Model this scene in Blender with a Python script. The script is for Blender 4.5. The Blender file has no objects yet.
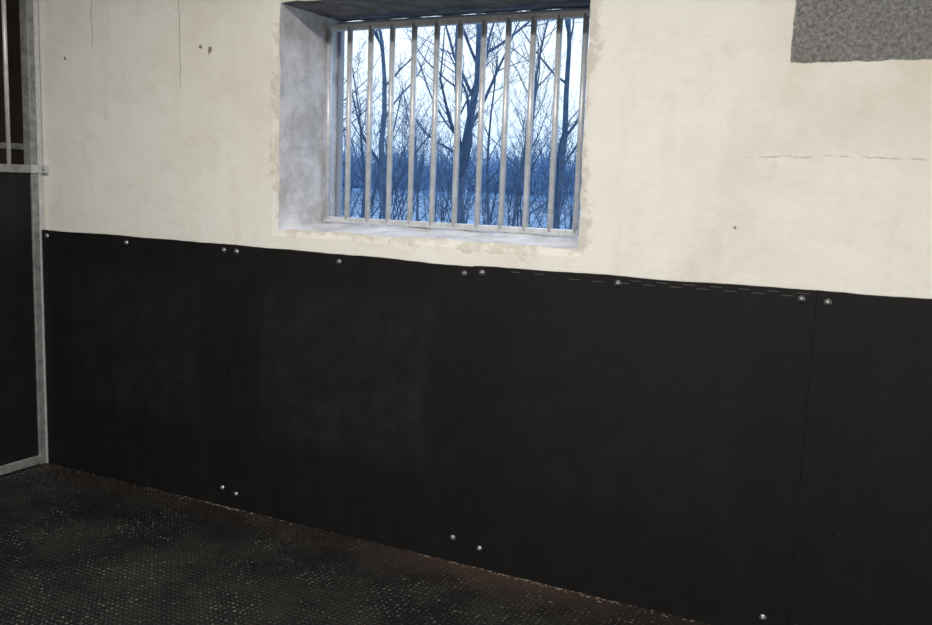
import bpy, bmesh, math, random
from mathutils import Vector, Matrix, noise
random.seed(7)
scene = bpy.context.scene
scene.view_settings.view_transform = 'Standard'

# ---------------------------------------------------------------- helpers
def link(ob, parent=None):
    scene.collection.objects.link(ob)
    if parent: ob.parent = parent
    return ob
def mesh_obj(name, verts, faces, mats, parent=None, smooth=False, fm=None):
    me = bpy.data.meshes.new(name)
    me.from_pydata([tuple(v) for v in verts], [], faces)
    for m in (mats if isinstance(mats, (list, tuple)) else [mats]): me.materials.append(m)
    if fm:
        for p, i in zip(me.polygons, fm): p.material_index = i
    if smooth:
        for p in me.polygons: p.use_smooth = True
    me.update()
    return link(bpy.data.objects.new(name, me), parent)
def box(name, lo, hi, mat, parent=None, bevel=0.0):
    x0,y0,z0 = lo; x1,y1,z1 = hi
    v = [(x0,y0,z0),(x1,y0,z0),(x1,y1,z0),(x0,y1,z0),(x0,y0,z1),(x1,y0,z1),(x1,y1,z1),(x0,y1,z1)]
    f = [(0,3,2,1),(4,5,6,7),(0,1,5,4),(1,2,6,5),(2,3,7,6),(3,0,4,7)]
    ob = mesh_obj(name, v, f, mat, parent)
    if bevel:
        m = ob.modifiers.new('bevel','BEVEL'); m.width = bevel; m.segments = 2
    return ob
def empty(name):
    return link(bpy.data.objects.new(name, None))
def cyl(name, p, q, r, mat, parent=None, n=16, cap=True):
    p=Vector(p); q=Vector(q); d=(q-p).normalized()
    a = d.orthogonal().normalized(); b = d.cross(a)
    v=[]; f=[]
    for c in (p,q):
        for i in range(n):
            t=2*math.pi*i/n; v.append(c+(a*math.cos(t)+b*math.sin(t))*r)
    for i in range(n):
        j=(i+1)%n; f.append((i,j,n+j,n+i))
    f.append(tuple(reversed(range(n)))); f.append(tuple(range(n,2*n)))
    ob = mesh_obj(name, v, f, mat, parent)
    for pl in ob.data.polygons:
        if len(pl.vertices)==4: pl.use_smooth=True
    return ob

class NT:
    def __init__(s, name):
        s.m = bpy.data.materials.new(name); s.m.use_nodes=True
        s.t = s.m.node_tree; s.b = s.t.nodes['Principled BSDF']
        s.co = s.t.nodes.new('ShaderNodeTexCoord').outputs['Object']
        sx = s.t.nodes.new('ShaderNodeSeparateXYZ'); s.t.links.new(s.co, sx.inputs[0])
        s.x, s.y, s.z = sx.outputs
    def put(s, sock, v):
        if isinstance(v, bpy.types.NodeSocket): s.t.links.new(v, sock)
        else:
            if sock.type=='RGBA' and len(v)==3: v=(*v,1)
            sock.default_value = v
    def math(s, op, a, b=None, clamp=False):
        n = s.t.nodes.new('ShaderNodeMath'); n.operation=op; n.use_clamp=clamp
        s.put(n.inputs[0], a)
        if b is not None: s.put(n.inputs[1], b)
        return n.outputs[0]
    def noise(s, scale, detail=4, rough=0.6, stretch=None, dist=0.0):
        n = s.t.nodes.new('ShaderNodeTexNoise')
        n.inputs['Scale'].default_value=scale; n.inputs['Detail'].default_value=detail
        n.inputs['Roughness'].default_value=rough; n.inputs['Distortion'].default_value=dist
        co = s.co
        if stretch:
            m = s.t.nodes.new('ShaderNodeMapping'); m.inputs['Scale'].default_value=stretch
            s.t.links.new(co, m.inputs[0]); co=m.outputs[0]
        s.t.links.new(co, n.inputs['Vector'])
        return n.outputs[0]
    def ramp(s, v, lo, hi, a=0.0, b=1.0):
        n = s.t.nodes.new('ShaderNodeMapRange'); n.interpolation_type='SMOOTHSTEP'
        s.put(n.inputs[0], v); n.inputs[1].default_value=lo; n.inputs[2].default_value=hi
        n.inputs[3].default_value=a; n.inputs[4].default_value=b
        return n.outputs[0]
    def mix(s, f, a, b):
        n = s.t.nodes.new('ShaderNodeMix'); n.data_type='RGBA'
        s.put(n.inputs[0], f); s.put(n.inputs[6], a); s.put(n.inputs[7], b)
        return n.outputs[2]
    def bump(s, h, strength, dist=0.01):
        n = s.t.nodes.new('ShaderNodeBump'); n.inputs['Strength'].default_value=strength
        n.inputs['Distance'].default_value=dist; s.put(n.inputs['Height'], h)
        s.t.links.new(n.outputs[0], s.b.inputs['Normal'])
    def base(s, c): s.put(s.b.inputs['Base Color'], c)
    def rough(s, v): s.put(s.b.inputs['Roughness'], v)

OX0, OX1, OZ0, OZ1 = -2.466, -1.107, 1.286, 2.225

# ---------------------------------------------------------------- materials
def wall_material():
    n = NT('limewashed_concrete')
    big = n.noise(1.3,5,0.65); mid = n.noise(6,6,0.7); fine = n.noise(70,3,0.6)
    streak = n.noise(3,4,0.6,(3.0,1,0.5))
    col = n.mix(n.ramp(big,0.42,0.75), (0.80,0.785,0.735), (0.70,0.67,0.60))
    col = n.mix(n.ramp(streak,0.5,0.8,0,0.4), col, (0.64,0.595,0.50))
    col = n.mix(n.ramp(mid,0.5,0.75,0,0.5), col, (0.86,0.85,0.815))
    col = n.mix(n.ramp(n.noise(2.1,7,0.75,(1,1,1.6)),0.50,0.70,0,0.45), col, (0.60,0.58,0.54))
    dx = n.math('SUBTRACT', n.math('ABSOLUTE', n.math('SUBTRACT', n.x, (OX0+OX1)/2)), (OX1-OX0)/2)
    dz = n.math('SUBTRACT', n.math('ABSOLUTE', n.math('SUBTRACT', n.z, (OZ0+OZ1)/2)), (OZ1-OZ0)/2)
    d = n.math('ADD', n.math('MAXIMUM', dx, dz), n.math('MULTIPLY', n.math('SUBTRACT', n.noise(7,6,0.7),0.5), 0.30))
    edge = n.ramp(d, 0.0, 0.03, 0.8, 0.0)
    col = n.mix(edge, col, n.mix(n.noise(25,4), (0.46,0.42,0.35), (0.74,0.71,0.64)))
    wob = n.math('MULTIPLY', n.math('SUBTRACT', n.noise(14,5,0.7),0.5), 0.02)
    bx = n.math('ADD', n.math('SUBTRACT', n.x, -0.425), wob)
    bz = n.math('ADD', n.math('SUBTRACT', n.z, 1.918), wob)
    bb = n.math('MINIMUM', bx, bz)
    blk = n.ramp(bb, 0.0, 0.005)
    stain = n.math('MULTIPLY', n.ramp(bz,-0.34,0.0), n.ramp(n.math('ADD',bx, n.math('MULTIPLY',mid,0.3)),-0.05,0.3))
    stain = n.math('MULTIPLY', stain, n.ramp(n.noise(2.2,5,0.6),0.3,0.65))
    col = n.mix(n.math('MULTIPLY',stain,0.65), col, (0.56,0.49,0.38))
    agg = n.mix(n.ramp(n.noise(75,5,0.8),0.36,0.64), (0.10,0.10,0.097), (0.27,0.27,0.258))
    agg = n.mix(n.ramp(n.noise(9,4,0.7),0.4,0.7,0,0.4), agg, (0.14,0.14,0.135))
    col = n.mix(blk, col, agg)
    w = n.math('MULTIPLY', n.math('SUBTRACT', n.noise(5,6,0.7),0.5), 0.05)
    brk = n.ramp(n.noise(11,4,0.6),0.42,0.58)
    def crack(axis, other, pos, lo, hi, wid, amt):
        dd = n.math('ABSOLUTE', n.math('ADD', n.math('SUBTRACT', axis, pos), w))
        m = n.ramp(dd, wid*0.3, wid, 1, 0)
        m = n.math('MULTIPLY', m, n.ramp(other, lo, lo+0.04)); m = n.math('MULTIPLY', m, n.ramp(other, hi-0.04, hi, 1, 0))
        return n.math('MULTIPLY', m, amt)
    cr = crack(n.x,n.z,-3.02,1.87,3,0.003,0.6)
    cr = n.math('MAXIMUM', cr, crack(n.x,n.z,-3.57,2.07,3,0.003,0.6))
    cr = n.math('MAXIMUM', cr, n.math('MULTIPLY', crack(n.z,n.x,1.625,-0.55,0.5,0.004,0.35), brk))
    for (px,pz,r) in ((-3.755,2.037,0.011),(-2.85,2.045,0.016),(-2.90,2.065,0.009),(-0.556,1.39,0.006)):
        a = n.math('POWER', n.math('SUBTRACT', n.x, px),2.0); b = n.math('POWER', n.math('SUBTRACT', n.z, pz),2.0)
        dist = n.math('ADD', n.math('SQRT', n.math('ADD',a,b)), n.math('MULTIPLY', n.math('SUBTRACT', n.noise(60,3),0.5), 0.04))
        cr = n.math('MAXIMUM', cr, n.ramp(dist, r*0.6, r, 0.85, 0))
    col = n.mix(cr, col, (0.16,0.12,0.09))
    n.base(col); n.rough(0.9)
    h = n.math('ADD', n.math('MULTIPLY', mid, 0.6), n.math('MULTIPLY', fine, 0.12))
    h = n.math('ADD', h, n.math('MULTIPLY', big, 1.2))
    h = n.math('ADD', h, n.math('MULTIPLY', n.noise(28,4,0.6), 0.2))
    h = n.math('SUBTRACT', h, n.math('MULTIPLY', blk, 0.8)); h = n.math('SUBTRACT', h, n.math('MULTIPLY', cr, 0.4))
    h = n.math('SUBTRACT', h, n.math('MULTIPLY', edge, 0.25))
    n.bump(h, 0.5, 0.012)
    return n.m
def simple(name, col, rough=0.6, metal=0.0, var=None, scale=20, bump=0.0, spec=None, bd=0.003):
    n = NT(name)
    if var: n.base(n.mix(n.ramp(n.noise(scale,5,0.65),0.35,0.65), col, var))
    else: n.base(col)
    n.rough(rough); n.b.inputs['Metallic'].default_value = metal
    if spec is not None: n.b.inputs['Specular IOR Level'].default_value = spec
    if bump: n.bump(n.noise(scale*2,4,0.6), bump, bd)
    return n.m
def rubber_material(dusty):
    n = NT('black_rubber')
    jit = n.math('MULTIPLY', n.math('SUBTRACT', n.noise(4,6,0.75),0.5), 0.22)
    dust = n.math('MULTIPLY', n.ramp(n.math('ADD', n.math('ABSOLUTE', n.x), jit),0.38,0.46,1,0), n.ramp(n.math('ADD', n.math('ABSOLUTE', n.math('SUBTRACT', n.z,0.10)), jit),0.28,0.40,1,0))
    dust = n.math('MULTIPLY', dust, n.ramp(n.noise(4.5,9,0.85),0.38,0.72,0.15,1.0))
    c = n.mix(n.math('MULTIPLY', dust, dusty), (0.0068,0.0067,0.0070), (0.025,0.025,0.0265))
    c = n.mix(n.ramp(n.noise(5,5,0.7,(4,1,0.6)),0.5,0.8,0,0.3), c, (0.013,0.0128,0.013))
    c = n.mix(n.ramp(n.noise(45,2,0.5),0.72,0.76,0,0.3), c, (0.05,0.05,0.05))
    n.base(c); n.rough(n.ramp(n.noise(8,5,0.7),0.3,0.7,0.52,0.70)); n.b.inputs['Specular IOR Level'].default_value=0.24
    n.bump(n.math('ADD', n.math('MULTIPLY', n.noise(120,3,0.6),0.5), n.noise(18,5,0.7)), 0.35, 0.003)
    return n.m
def floor_material():
    n = NT('studded_rubber_floor')
    k = 2*math.pi/0.044
    u = n.math('ADD', n.math('MULTIPLY', n.x, k), n.math('MULTIPLY', n.y, k))
    v = n.math('SUBTRACT', n.math('MULTIPLY', n.x, k), n.math('MULTIPLY', n.y, k))
    st = n.math('MULTIPLY', n.math('SINE', u), n.math('SINE', v))
    st = n.ramp(st, 0.05, 0.55)
    dirt = n.ramp(n.noise(1.9,7,0.75),0.38,0.66)
    c = n.mix(n.math('MULTIPLY',dirt,0.75), (0.0065,0.0062,0.006), (0.027,0.025,0.0225))
    glint_dust = n.ramp(n.noise(3,6,0.75),0.42,0.68)
    spk = n.ramp(n.noise(55,3,0.6),0.5,0.62)
    c = n.mix(n.math('MULTIPLY', n.math('MULTIPLY', st, glint_dust), n.math('MULTIPLY', spk, 0.85)), c, (0.20,0.195,0.185))  # pale speckle on the studs: highlights painted into the colour, plus grey dust
    scuff = n.ramp(n.noise(2.2,6,0.8,(1,4,1)),0.60,0.72,0,0.35)
    c = n.mix(scuff, c, (0.06,0.057,0.053))
    near = n.math('MULTIPLY', n.ramp(n.math('ADD', n.y, n.math('MULTIPLY', n.noise(5,5,0.7),0.35)), -0.10, 0.14), n.ramp(n.math('ABSOLUTE', n.math('SUBTRACT', n.x, -1.35)),0.15,0.7,1,0.2))
    c = n.mix(n.math('MULTIPLY', near, 0.6), c, (0.068,0.042,0.032))
    n.base(c); n.rough(0.5); n.b.inputs['Specular IOR Level'].default_value=0.32
    n.bump(n.math('ADD', st, n.math('MULTIPLY', n.noise(40,4,0.7),0.8)), 0.7, 0.004)
    return n.m
M_wall = wall_material()
M_reveal = simple('reveal_plaster', (0.80,0.79,0.80), 0.9, var=(0.54,0.52,0.51), scale=6, bump=0.8, bd=0.008)
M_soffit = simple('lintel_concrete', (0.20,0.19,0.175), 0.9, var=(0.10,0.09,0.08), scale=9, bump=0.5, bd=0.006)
M_galv = simple('galvanised_steel', (0.70,0.71,0.73), 0.42, 0.35, var=(0.54,0.56,0.58), scale=30, bump=0.15)
M_bolt = simple('bolt_steel', (0.38,0.38,0.39), 0.4, 0.8, var=(0.22,0.22,0.23), scale=60)
M_galv_w = simple('galvanised_weathered', (0.36,0.365,0.365), 0.6, 0.4, var=(0.22,0.225,0.23), scale=25, bump=0.3)
M_rubs = [rubber_material(d) for d in (0.42,0.5,0.22,0.1)]
M_floor = floor_material()
M_panel = simple('black_panel', (0.009,0.009,0.010), 0.6, var=(0.014,0.014,0.014), scale=6, spec=0.2)
M_wood = simple('dark_timber', (0.028,0.015,0.011), 0.7, var=(0.014,0.009,0.007), scale=12, bump=0.4)
M_ceil = simple('ceiling_paint', (0.45,0.43,0.39), 0.9, var=(0.38,0.36,0.32), scale=3)
M_bark = simple('hazed_bark', (0.045,0.080,0.14), 0.9, var=(0.085,0.13,0.20), scale=9)  # dark brown bark with the blue outdoor haze mixed into its colour
M_twig = simple('hazed_twig', (0.085,0.16,0.28), 0.9)  # twigs tinted bluer still, haze baked into the base colour
M_far = simple('hazed_distant_wood', (0.16,0.29,0.48), 1.0, var=(0.23,0.37,0.57), scale=0.3)  # pale blue is distance haze painted onto the far trees and bank
M_straw = simple('straw', (0.21,0.18,0.145), 0.9, var=(0.09,0.07,0.05), scale=40)
M_grass = simple('hazed_winter_grass', (0.10,0.16,0.24), 1.0, var=(0.19,0.26,0.35), scale=2, bump=0.5, bd=0.05)  # grass colour carries the blue haze of the outdoor view
M_slot = simple('worn_rubber_edge', (0.065,0.065,0.065), 0.6)
nw = NT('lake_water')
rip = nw.noise(0.8,6,0.85,(1,0.25,1))
nw.base(nw.mix(nw.ramp(rip,0.46,0.60), (0.10,0.18,0.30), (0.27,0.37,0.50))); nw.rough(0.6); nw.b.inputs['Specular IOR Level'].default_value=0.1
M_water = nw.m

# ---------------------------------------------------------------- back wall with opening
def wob(v):
    x,y,z = v
    d = max(abs(x-(OX0+OX1)/2)-(OX1-OX0)/2, abs(z-(OZ0+OZ1)/2)-(OZ1-OZ0)/2)
    k = max(0.0, 1-abs(d)/0.15)
    nx = noise.noise(Vector((x*9,y*5,z*9)))*0.007 + noise.noise(Vector((x*35,y*9,z*35)))*0.004
    nz = noise.noise(Vector((x*9+9,y*5,z*9)))*0.007 + noise.noise(Vector((x*35+5,y*9,z*35)))*0.004
    ny = noise.noise(Vector((x*3,2.2,z*3)))*0.004 if y < 0.01 else 0
    e = max(0.0, 1-abs(d)/0.02)*0.006 if y<0.005 else 0
    return (x+nx*k, y+ny+e, z+nz*k)
WT = 0.46
def lin(a,b,step):
    n=max(1,int(round((b-a)/step))); return [a+(b-a)*i/n for i in range(n+1)]
xs = lin(-7.0,-4.0,0.3)[:-1]+lin(-4.0,OX0,0.03)[:-1]+lin(OX0,OX1,0.03)[:-1]+lin(OX1,0.8,0.03)[:-1]+lin(0.8,2.6,0.2)
zs = lin(-0.05,1.0,0.2)[:-1]+lin(1.0,OZ0,0.03)[:-1]+lin(OZ0,OZ1,0.03)[:-1]+lin(OZ1,3.3,0.08)
V=[];F=[];FM=[];idx={}
def vid(x,y,z):
    k=(round(x,5),round(y,5),round(z,5))
    if k not in idx: idx[k]=len(V); V.append((x,y,z))
    return idx[k]
def inside(x,z): return OX0<x<OX1 and OZ0<z<OZ1
for i in range(len(xs)-1):
    for j in range(len(zs)-1):
        if inside((xs[i]+xs[i+1])/2,(zs[j]+zs[j+1])/2): continue
        a,b,c,d=xs[i],xs[i+1],zs[j],zs[j+1]
        F.append((vid(a,0,c),vid(b,0,c),vid(b,0,d),vid(a,0,d))); FM.append(0)
        F.append((vid(a,WT,d),vid(b,WT,d),vid(b,WT,c),vid(a,WT,c))); FM.append(0)
ys = lin(0,WT,0.046)
oxs=[x for x in xs if OX0-1e-6<=x<=OX1+1e-6]; ozs=[z for z in zs if OZ0-1e-6<=z<=OZ1+1e-6]
for j in range(len(ys)-1):
    y0,y1=ys[j],ys[j+1]
    for i in range(len(oxs)-1):
        a,b=oxs[i],oxs[i+1]
        F.append((vid(a,y0,OZ0),vid(a,y1,OZ0),vid(b,y1,OZ0),vid(b,y0,OZ0))[::-1]); FM.append(1)
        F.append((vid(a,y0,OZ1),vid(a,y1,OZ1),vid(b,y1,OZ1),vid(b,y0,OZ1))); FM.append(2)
    for i in range(len(ozs)-1):
        a,b=ozs[i],ozs[i+1]
        F.append((vid(OX0,y0,a),vid(OX0,y1,a),vid(OX0,y1,b),vid(OX0,y0,b))); FM.append(1)
        F.append((vid(OX1,y0,a),vid(OX1,y1,a),vid(OX1,y1,b),vid(OX1,y0,b))[::-1]); FM.append(1)
V2=[]
for (x,y,z) in V:
    p = wob((x,y,z))
    q=[*p]
    if abs(z-OZ0)<1e-4 and OX0-1e-4<=x<=OX1+1e-4: q[2]+=0.022*min(1,y/0.33)
    V2.append(tuple(q))
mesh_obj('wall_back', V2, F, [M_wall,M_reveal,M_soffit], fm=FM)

box('floor',(-7,-5,-0.12),(2.6,0.0,0.0),M_floor)
box('ceiling',(-7,-5,3.3),(2.6,WT,3.4),M_ceil)
box('wall_right',(2.6,-5.1,-0.05),(2.75,WT,3.3),M_wall)
box('wall_left',(-7.15,-5.1,-0.05),(-7.0,WT,3.3),M_wall)
box('wall_front',(-7,-5.15,-0.05),(2.6,-5.0,3.3),M_wall)

# ---------------------------------------------------------------- wall mats with bolts
def dome(parent, x, y, z, r=0.0085, m=None):
    V=[];F=[];n=16
    prof=[(r*1.5,0),(r*1.5,-0.0015),(r*1.0,-0.002),(r*0.96,-0.004),(r*0.75,-0.0065),(r*0.4,-0.008)]
    for (rr,yy) in prof:
        for i in range(n):
            t=2*math.pi*i/n; V.append((x+rr*math.cos(t),y+yy,z+rr*math.sin(t)))
    for k in range(len(prof)-1):
        for i in range(n):
            j=(i+1)%n; F.append((k*n+i,k*n+j,(k+1)*n+j,(k+1)*n+i))
    V.append((x,y-0.0084,z)); c=len(V)-1; k=len(prof)-1
    for i in range(n): F.append((k*n+i,k*n+(i+1)%n,c))
    return mesh_obj('bolt',V,F,m or M_bolt,parent,smooth=True)
def mat(x0,x1,ztl,ztr,bolts,seed,dm):
    T=0.018; cx=(x0+x1)/2; w=x1-x0; cz=0.6
    N=60; ch=0.0008
    V=[];F=[]
    def top(u): return ztl+(ztr-ztl)*u + 0.006*noise.noise(Vector((u*4+seed,seed,0))) + 0.0018*noise.noise(Vector((u*22+seed,seed,0)))
    def P(u,v,ins,y):
        zz=0.001+ins+(top(u)-0.001-2*ins)*v
        xx=x0+ins+(w-2*ins)*u
        return (xx-cx, y, zz-cz)
    def B(u,v): return -0.004*noise.noise(Vector((u*3+seed,v*2.5,seed)))*(4*v*(1-v))*min(1,8*u*(1-u))
    for i in range(N+1):
        for j in range(N+1):
            u=i/N; v=j/N
            V.append(P(u,v,ch,-T+B(u,v)))
    for i in range(N):
        for j in range(N):
            a=i*(N+1)+j; F.append((a,a+N+1,a+N+2,a+1))
    ring=[(i,0) for i in range(N)]+[(N,j) for j in range(N)]+[(i,N) for i in range(N,0,-1)]+[(0,j) for j in range(N,0,-1)]
    R0=[i*(N+1)+j for i,j in ring]
    R1=[];R2=[]
    for i,j in ring:
        R1.append(len(V)); V.append(P(i/N,j/N,0.0,-T+ch+B(i/N,j/N)))
    for i,j in ring:
        R2.append(len(V)); V.append(P(i/N,j/N,0.0,0.004))
    L=len(ring)
    for k in range(L):
        m=(k+1)%L
        F.append((R0[m],R0[k],R1[k],R1[m])); F.append((R1[m],R1[k],R2[k],R2[m]))
    ob=mesh_obj('rubber_wall_mat',V,F,M_rubs[dm])
    for p in ob.data.polygons[:N*N]: p.use_smooth=True
    ob.data.set_sharp_from_angle(angle=math.radians(30))
    ob.location=(cx,-0.006,cz)
    for (bx,bz) in bolts:
        dome(ob,bx-cx,-T-0.001,bz-cz)
    return ob
g=0.0001
S1,S2,S3,S4=-2.700,-1.515,-0.280,0.95
mats=[]
mats.append(mat(-3.925,S1-g,1.207,1.205,[(-3.885,1.178),(-3.34,1.176),(-2.745,1.178),(-2.755,0.085)],1,0))
mats.append(mat(S1+g,S2-g,1.206,1.192,[(-2.672,1.177),(-2.13,1.168),(-1.55,1.164),(-2.675,0.07),(-1.56,0.10)],2,1))
mats.append(mat(S2+g,S3-g,1.195,1.203,[(-1.475,1.172),(-0.94,1.174),(-0.325,1.172),(-1.44,0.08),(-0.36,0.07)],3,2))
mats.append(mat(S3+g,S4-g,1.204,1.202,[(-0.245,1.168),(0.32,1.17),(0.91,1.17),(-0.25,0.06),(0.32,0.08),(0.91,0.08)],4,3))
mats.append(mat(S4+g,2.15,1.20,1.20,[(0.99,1.17),(1.5,1.17),(2.1,1.17)],5,3))
# toothed interlocking edge along the top of the mats
for mi,(xa,xb) in ((2,(-1.40,-0.34)),(3,(-0.18,0.88))):
    mm=mats[mi]; x=xa; k=0; V=[];F=[]
    def q(a,b,c,d):
        n0=len(V); y0=-0.0178;y1=-0.0198
        for yy in (y0,y1):
            V.extend([(a-mm.location.x,yy,c-0.6),(b-mm.location.x,yy,c-0.6),(b-mm.location.x,yy,d-0.6),(a-mm.location.x,yy,d-0.6)])
        F.extend([tuple(n0+i for i in f) for f in ((4,5,6,7),(0,4,7,3),(5,1,2,6),(7,6,2,3),(0,1,5,4))])
    while x<xb:
        l=0.046; zt=1.1965+0.008*(x+1.515)/1.2 if mi==2 else 1.203
        vis=1 if (mi==2 and x>-0.86) else (0.3 if mi==2 else 0.0)
        if random.random()<vis:
            zc=zt-0.013 if k%2 else zt-0.024
            q(x,x+l*0.85,zc-0.0012,zc+0.0012)
        x+=l; k+=1
    if V: mesh_obj('toothed_edge',V,F,M_slot,mm)

# ---------------------------------------------------------------- window grille
G=empty('window_1'); gy=0.335
gx0,gx1,gz0,gz1=-2.452,-1.225,1.325,2.176
box('rail_bottom',(gx0-0.008,gy-0.015,gz0-0.013),(gx1,gy+0.015,gz0+0.013),M_galv,G,0.003)
box('rail_top',(gx0-0.008,gy-0.015,gz1-0.014),(gx1,gy+0.015,gz1+0.014),M_galv,G,0.003)
nb=12
for i in range(nb):
    x=gx0+0.006+(gx1-gx0-0.018)*i/(nb-1)
    cyl('bar',(x,gy-0.004,gz0),(x,gy-0.004,gz1),0.0125,M_galv,G)
fy=0.42
M_frame=simple('frame_grey',(0.30,0.33,0.38),0.6)
box('frame_left',(OX0+0.002,fy,1.315),(OX0+0.02,fy+0.03,2.215),M_frame,G,0.003)
box('frame_right',(OX1-0.03,fy,1.315),(OX1-0.004,fy+0.03,2.215),M_frame,G,0.003)
box('frame_top',(OX0+0.004,fy,2.20),(OX1-0.004,fy+0.03,2.218),M_frame,G,0.003)
box('frame_bottom',(OX0+0.004,fy,1.308),(OX1-0.004,fy+0.03,1.32),M_frame,G,0.003)

# ---------------------------------------------------------------- stall partition
S=empty('stall_partition'); px=-3.932
box('post_wall',(px-0.055,-0.066,0.0),(px,-0.006,2.6),M_galv_w,S,0.004)
box('post_lip',(px-0.002,-0.030,0.0),(px+0.005,-0.006,2.6),M_galv,S,0.001)
box('rail_middle',(px-0.05,-2.6,1.485),(px+0.002,-0.066,1.525),M_galv_w,S,0.004)
box('rail_bottom',(px-0.05,-2.6,0.005),(px+0.002,-0.066,0.05),M_galv_w,S,0.004)
box('rail_top',(px-0.05,-2.6,2.56),(px+0.002,-0.066,2.60),M_galv_w,S,0.004)
box('post_end',(px-0.055,-2.66,0.0),(px,-2.6,2.6),M_galv_w,S,0.004)
box('infill_panel',(px-0.038,-2.6,0.05),(px-0.012,-0.066,1.485),M_panel,S)
y=-0.17
while y>-2.58:
    cyl('bar',(px-0.024,y,1.52),(px-0.024,y,2.57),0.010,M_galv,S); y-=0.10
box('bracket',(px-0.03,-0.022,1.487),(px+0.045,-0.006,1.527),M_galv,S,0.002)
box('bracket_wing',(px-0.002,-0.07,1.487),(px+0.006,-0.006,1.527),M_galv,S,0.002)
dome(S,px+0.028,-0.022,1.507,0.006)

W=empty('timber_post')
box('post',(-4.15,-0.11,0.0),(-4.05,-0.01,3.28),M_wood,W,0.006)
box('strap',(-4.157,-0.117,1.6),(-4.043,-0.012,1.63),M_galv_w,W,0.002)
box('timber_boarding',(-4.75,-0.05,0.0),(-4.21,-0.01,3.28),M_wood)

# a little chaff along the base of the wall
V=[];F=[]
for i in range(200):
    x=random.choice((random.gauss(-1.15,0.28),random.gauss(-1.15,0.28),random.gauss(-2.75,0.12),random.uniform(-3.7,0.3)))
    y=-0.028-abs(random.gauss(0,0.009))
    if random.random()<0.08: y=-random.uniform(0.03,1.2)
    l=random.uniform(0.002,0.009); w=random.uniform(0.0008,0.0016); a=random.gauss(0,0.5)
    ca,sa=math.cos(a),math.sin(a); b=len(V); h=random.uniform(0.002,0.003)
    for (u,v,zz) in ((-l,-w,0.0005),(l,-w,0.0005),(l,w,0.0005),(-l,w,0.0005),(-l*.8,0,h),(l*.8,0,h)):
        V.append((x+u*ca-v*sa,y+u*sa+v*ca,zz))
    F+= [(b,b+1,b+5,b+4),(b+2,b+3,b+4,b+5),(b+1,b+2,b+5),(b+3,b,b+4),(b+3,b+2,b+1,b)]
mesh_obj('straw_debris',V,F,M_straw)

# ---------------------------------------------------------------- outside
box('ground',(-80,WT,-0.6),(40,26,-0.1),M_grass)
mesh_obj('lake',[(-260,26,-0.25),(140,26,-0.25),(140,149,-0.25),(-260,149,-0.25)],[(0,1,2,3)],M_water)

def tube(V,F,pts,rads,n):
    base=len(V)
    for k,(p,r) in enumerate(zip(pts,rads)):
        d=(pts[min(k+1,len(pts)-1)]-pts[max(k-1,0)]).normalized()
        a=d.cross(Vector((0.3,1,0.1))).normalized(); b=d.cross(a)
        for i in range(n):
            t=2*math.pi*i/n; V.append(p+(a*math.cos(t)+b*math.sin(t))*r)
    for k in range(len(pts)-1):
        for i in range(n):
            j=(i+1)%n; F.append((base+k*n+i,base+k*n+j,base+(k+1)*n+j,base+(k+1)*n+i))
def branch(V,F,FM,p,d,L,r,lev,maxlev,rnd,rmin=0.002,cm=1.0):
    n=(6,5,4,3,3)[lev]; seg=(9,6,5,4,3)[lev]
    pts=[p.copy()];rads=[r];dirs=[d.copy()]
    for k in range(seg):
        j=(0.13,0.22,0.28,0.3,0.3)[lev]
        d=(d+Vector((rnd.uniform(-j,j),rnd.uniform(-j,j),rnd.uniform(-j*.5,j)))).normalized()
        p=p+d*(L/seg); pts.append(p.copy()); rads.append(max(r*(1-0.8*(k+1)/seg),rmin)); dirs.append(d.copy())
    f0=len(F); tube(V,F,pts,rads,n); FM+= [0 if lev<2 else 1]*(len(F)-f0)
    if lev>=maxlev: return
    cnt=int((10,6,5,3)[lev]*cm)
    for c in range(cnt):
        t=rnd.uniform(0.22 if lev==0 else 0.15,0.98); k=min(int(t*seg),seg-1); q=pts[k].lerp(pts[k+1],t*seg-k)
        dd=dirs[k]; side=Vector((rnd.uniform(-1,1),rnd.uniform(-1,1),rnd.uniform(-0.2,0.6)))
        side=(side-dd*side.dot(dd)).normalized(); a=rnd.uniform(0.45,0.95)
        nd=(dd*math.cos(a)+side*math.sin(a)).normalized()
        branch(V,F,FM,q,nd,L*rnd.uniform(0.28,0.45)*(1.15-0.5*t),rads[k]*0.48,lev+1,maxlev,rnd,rmin,cm)
def tree(name,x,y,h,r,seed,stems=1,maxlev=4,lean=(0,0),rmin=0.002,cm=1.0,spread=0.22):
    rnd=random.Random(seed); V=[];F=[];FM=[]
    for s in range(stems):
        sp=spread if stems>1 else 0.0
        d=Vector((lean[0]+rnd.uniform(-sp,sp)*1.0,lean[1]+rnd.uniform(-sp,sp),1)).normalized()
        branch(V,F,FM,Vector((rnd.uniform(-.1,.1)*(stems>1),rnd.uniform(-.1,.1)*(stems>1),0)),d,h*rnd.uniform(0.75,1.05),r*rnd.uniform(0.6,1) if stems>1 else r,0,maxlev,rnd,rmin,cm)
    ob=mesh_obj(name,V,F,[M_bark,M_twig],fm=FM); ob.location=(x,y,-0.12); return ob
def at(ratio,yp): return ratio*yp, yp-3.1
specs=[(-0.615,12,5.5,0.07,1,1,(0.02,0)),(-0.535,11,5.6,0.085,2,1,(0.05,0)),(-0.50,14,5.6,0.065,3,1,(0.08,0)),(-0.455,11.5,4.4,0.045,4,2,(0,0)),
       (-0.395,12.5,5.6,0.07,5,1,(-0.02,0)),(-0.665,14,4.6,0.045,6,2,(0,0)),(-0.575,16,5,0.045,8,2,(0,0)),(-0.43,17,6,0.055,9,1,(0,0)),(-0.35,13,5,0.05,10,1,(0,0)),(-0.72,12,5,0.05,11,1,(0,0))]
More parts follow.
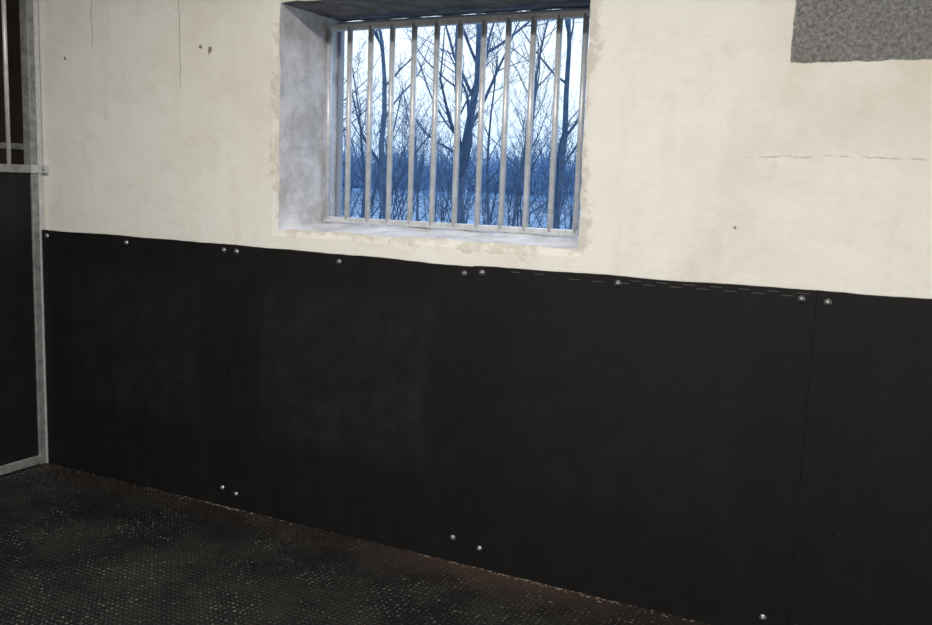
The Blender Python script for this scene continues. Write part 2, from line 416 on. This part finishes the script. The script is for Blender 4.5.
for (ra,yp,h,r,sd,st,ln) in specs:
    x,y=at(ra,yp); tree('bare_tree',x,y,h,r,sd,st,3,ln)
for i in range(16):
    x,y=at(-0.75+0.028*i+random.uniform(-.015,.015),random.uniform(17,25)); tree('bare_shrub',x,y,random.uniform(2.3,3.6),0.02,50+i,7,2,rmin=0.0035,spread=0.45)
# far bank and woodland
rnd=random.Random(3)
x0,y0,z0,x1,y1,z1=-260,150,-0.6,140,190,0.6
V=[Vector(p) for p in ((x0,y0,z0),(x1,y0,z0),(x1,y1,z0),(x0,y1,z0),(x0,y0,z1),(x1,y0,z1),(x1,y1,z1),(x0,y1,z1))]
F=[(0,3,2,1),(4,5,6,7),(0,1,5,4),(1,2,6,5),(2,3,7,6),(3,0,4,7)]; FM=[0]*6
for i in range(260):
    x=rnd.uniform(-125,-38); y=rnd.uniform(150,175)
    h=rnd.uniform(5,11)
    branch(V,F,FM,Vector((x,y,0.3)),Vector((rnd.uniform(-.1,.1),0,1)).normalized(),h,0.25,0,1,rnd)
    for k in range(60):
        a=Vector((x+rnd.gauss(0,1.8),y+rnd.gauss(0,1),rnd.uniform(0.3,h*0.65)))
        b=a+Vector((rnd.uniform(-.8,.8),0,rnd.uniform(.8,2.4)))
        f0=len(F); tube(V,F,[a,b],[0.09,0.03],3); FM+=[0]*(len(F)-f0)
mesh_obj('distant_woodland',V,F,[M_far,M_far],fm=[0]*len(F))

# ---------------------------------------------------------------- lamps
def area(name,loc,size,size_y,e,col,parent=None):
    l=bpy.data.lights.new(name,'AREA'); l.shape='RECTANGLE'; l.size=size; l.size_y=size_y; l.energy=e; l.color=col
    o=link(bpy.data.objects.new(name,l),parent); o.location=loc; return o
M_lamp=simple('lamp_housing',(0.7,0.7,0.7),0.5)
for (lx,ly,e) in ((-1.7,-2.5,120),(0.6,-2.8,98)):
    L=empty('ceiling_lamp')
    box('housing',(lx-0.65,ly-0.08,3.22),(lx+0.65,ly+0.08,3.30),M_lamp,L,0.01)
    area('tube',(lx,ly,3.20),1.25,0.14,e,(1.0,0.965,0.915),L)

w=bpy.data.worlds.new('sky'); scene.world=w; w.use_nodes=True; t=w.node_tree
bg=t.nodes['Background']; tc=t.nodes.new('ShaderNodeTexCoord'); sx=t.nodes.new('ShaderNodeSeparateXYZ'); cr=t.nodes.new('ShaderNodeValToRGB')
t.links.new(tc.outputs['Generated'],sx.inputs[0]); t.links.new(sx.outputs[2],cr.inputs[0]); t.links.new(cr.outputs[0],bg.inputs[0])
cr.color_ramp.elements[0].position=0.0; cr.color_ramp.elements[0].color=(0.38,0.54,0.74,1)
cr.color_ramp.elements[1].position=0.7; cr.color_ramp.elements[1].color=(0.54,0.72,1.0,1)
e=cr.color_ramp.elements.new(0.12); e.color=(0.48,0.56,0.62,1)
bg.inputs[1].default_value=2.1

# ---------------------------------------------------------------- camera
R=Vector((0.8918,0.4510,0.0356)); Fw=Vector((-0.4427,0.8861,-0.1371)).normalized()
R=(R-Fw*R.dot(Fw)).normalized(); U=R.cross(Fw)
cam=bpy.data.cameras.new('camera'); co=link(bpy.data.objects.new('camera',cam)); cam.sensor_width=36; cam.lens=900/932*36
co.matrix_world=Matrix(((R.x,U.x,-Fw.x,0),(R.y,U.y,-Fw.y,-3.1),(R.z,U.z,-Fw.z,1.49),(0,0,0,1)))
cam.clip_end=1000
scene.camera=co
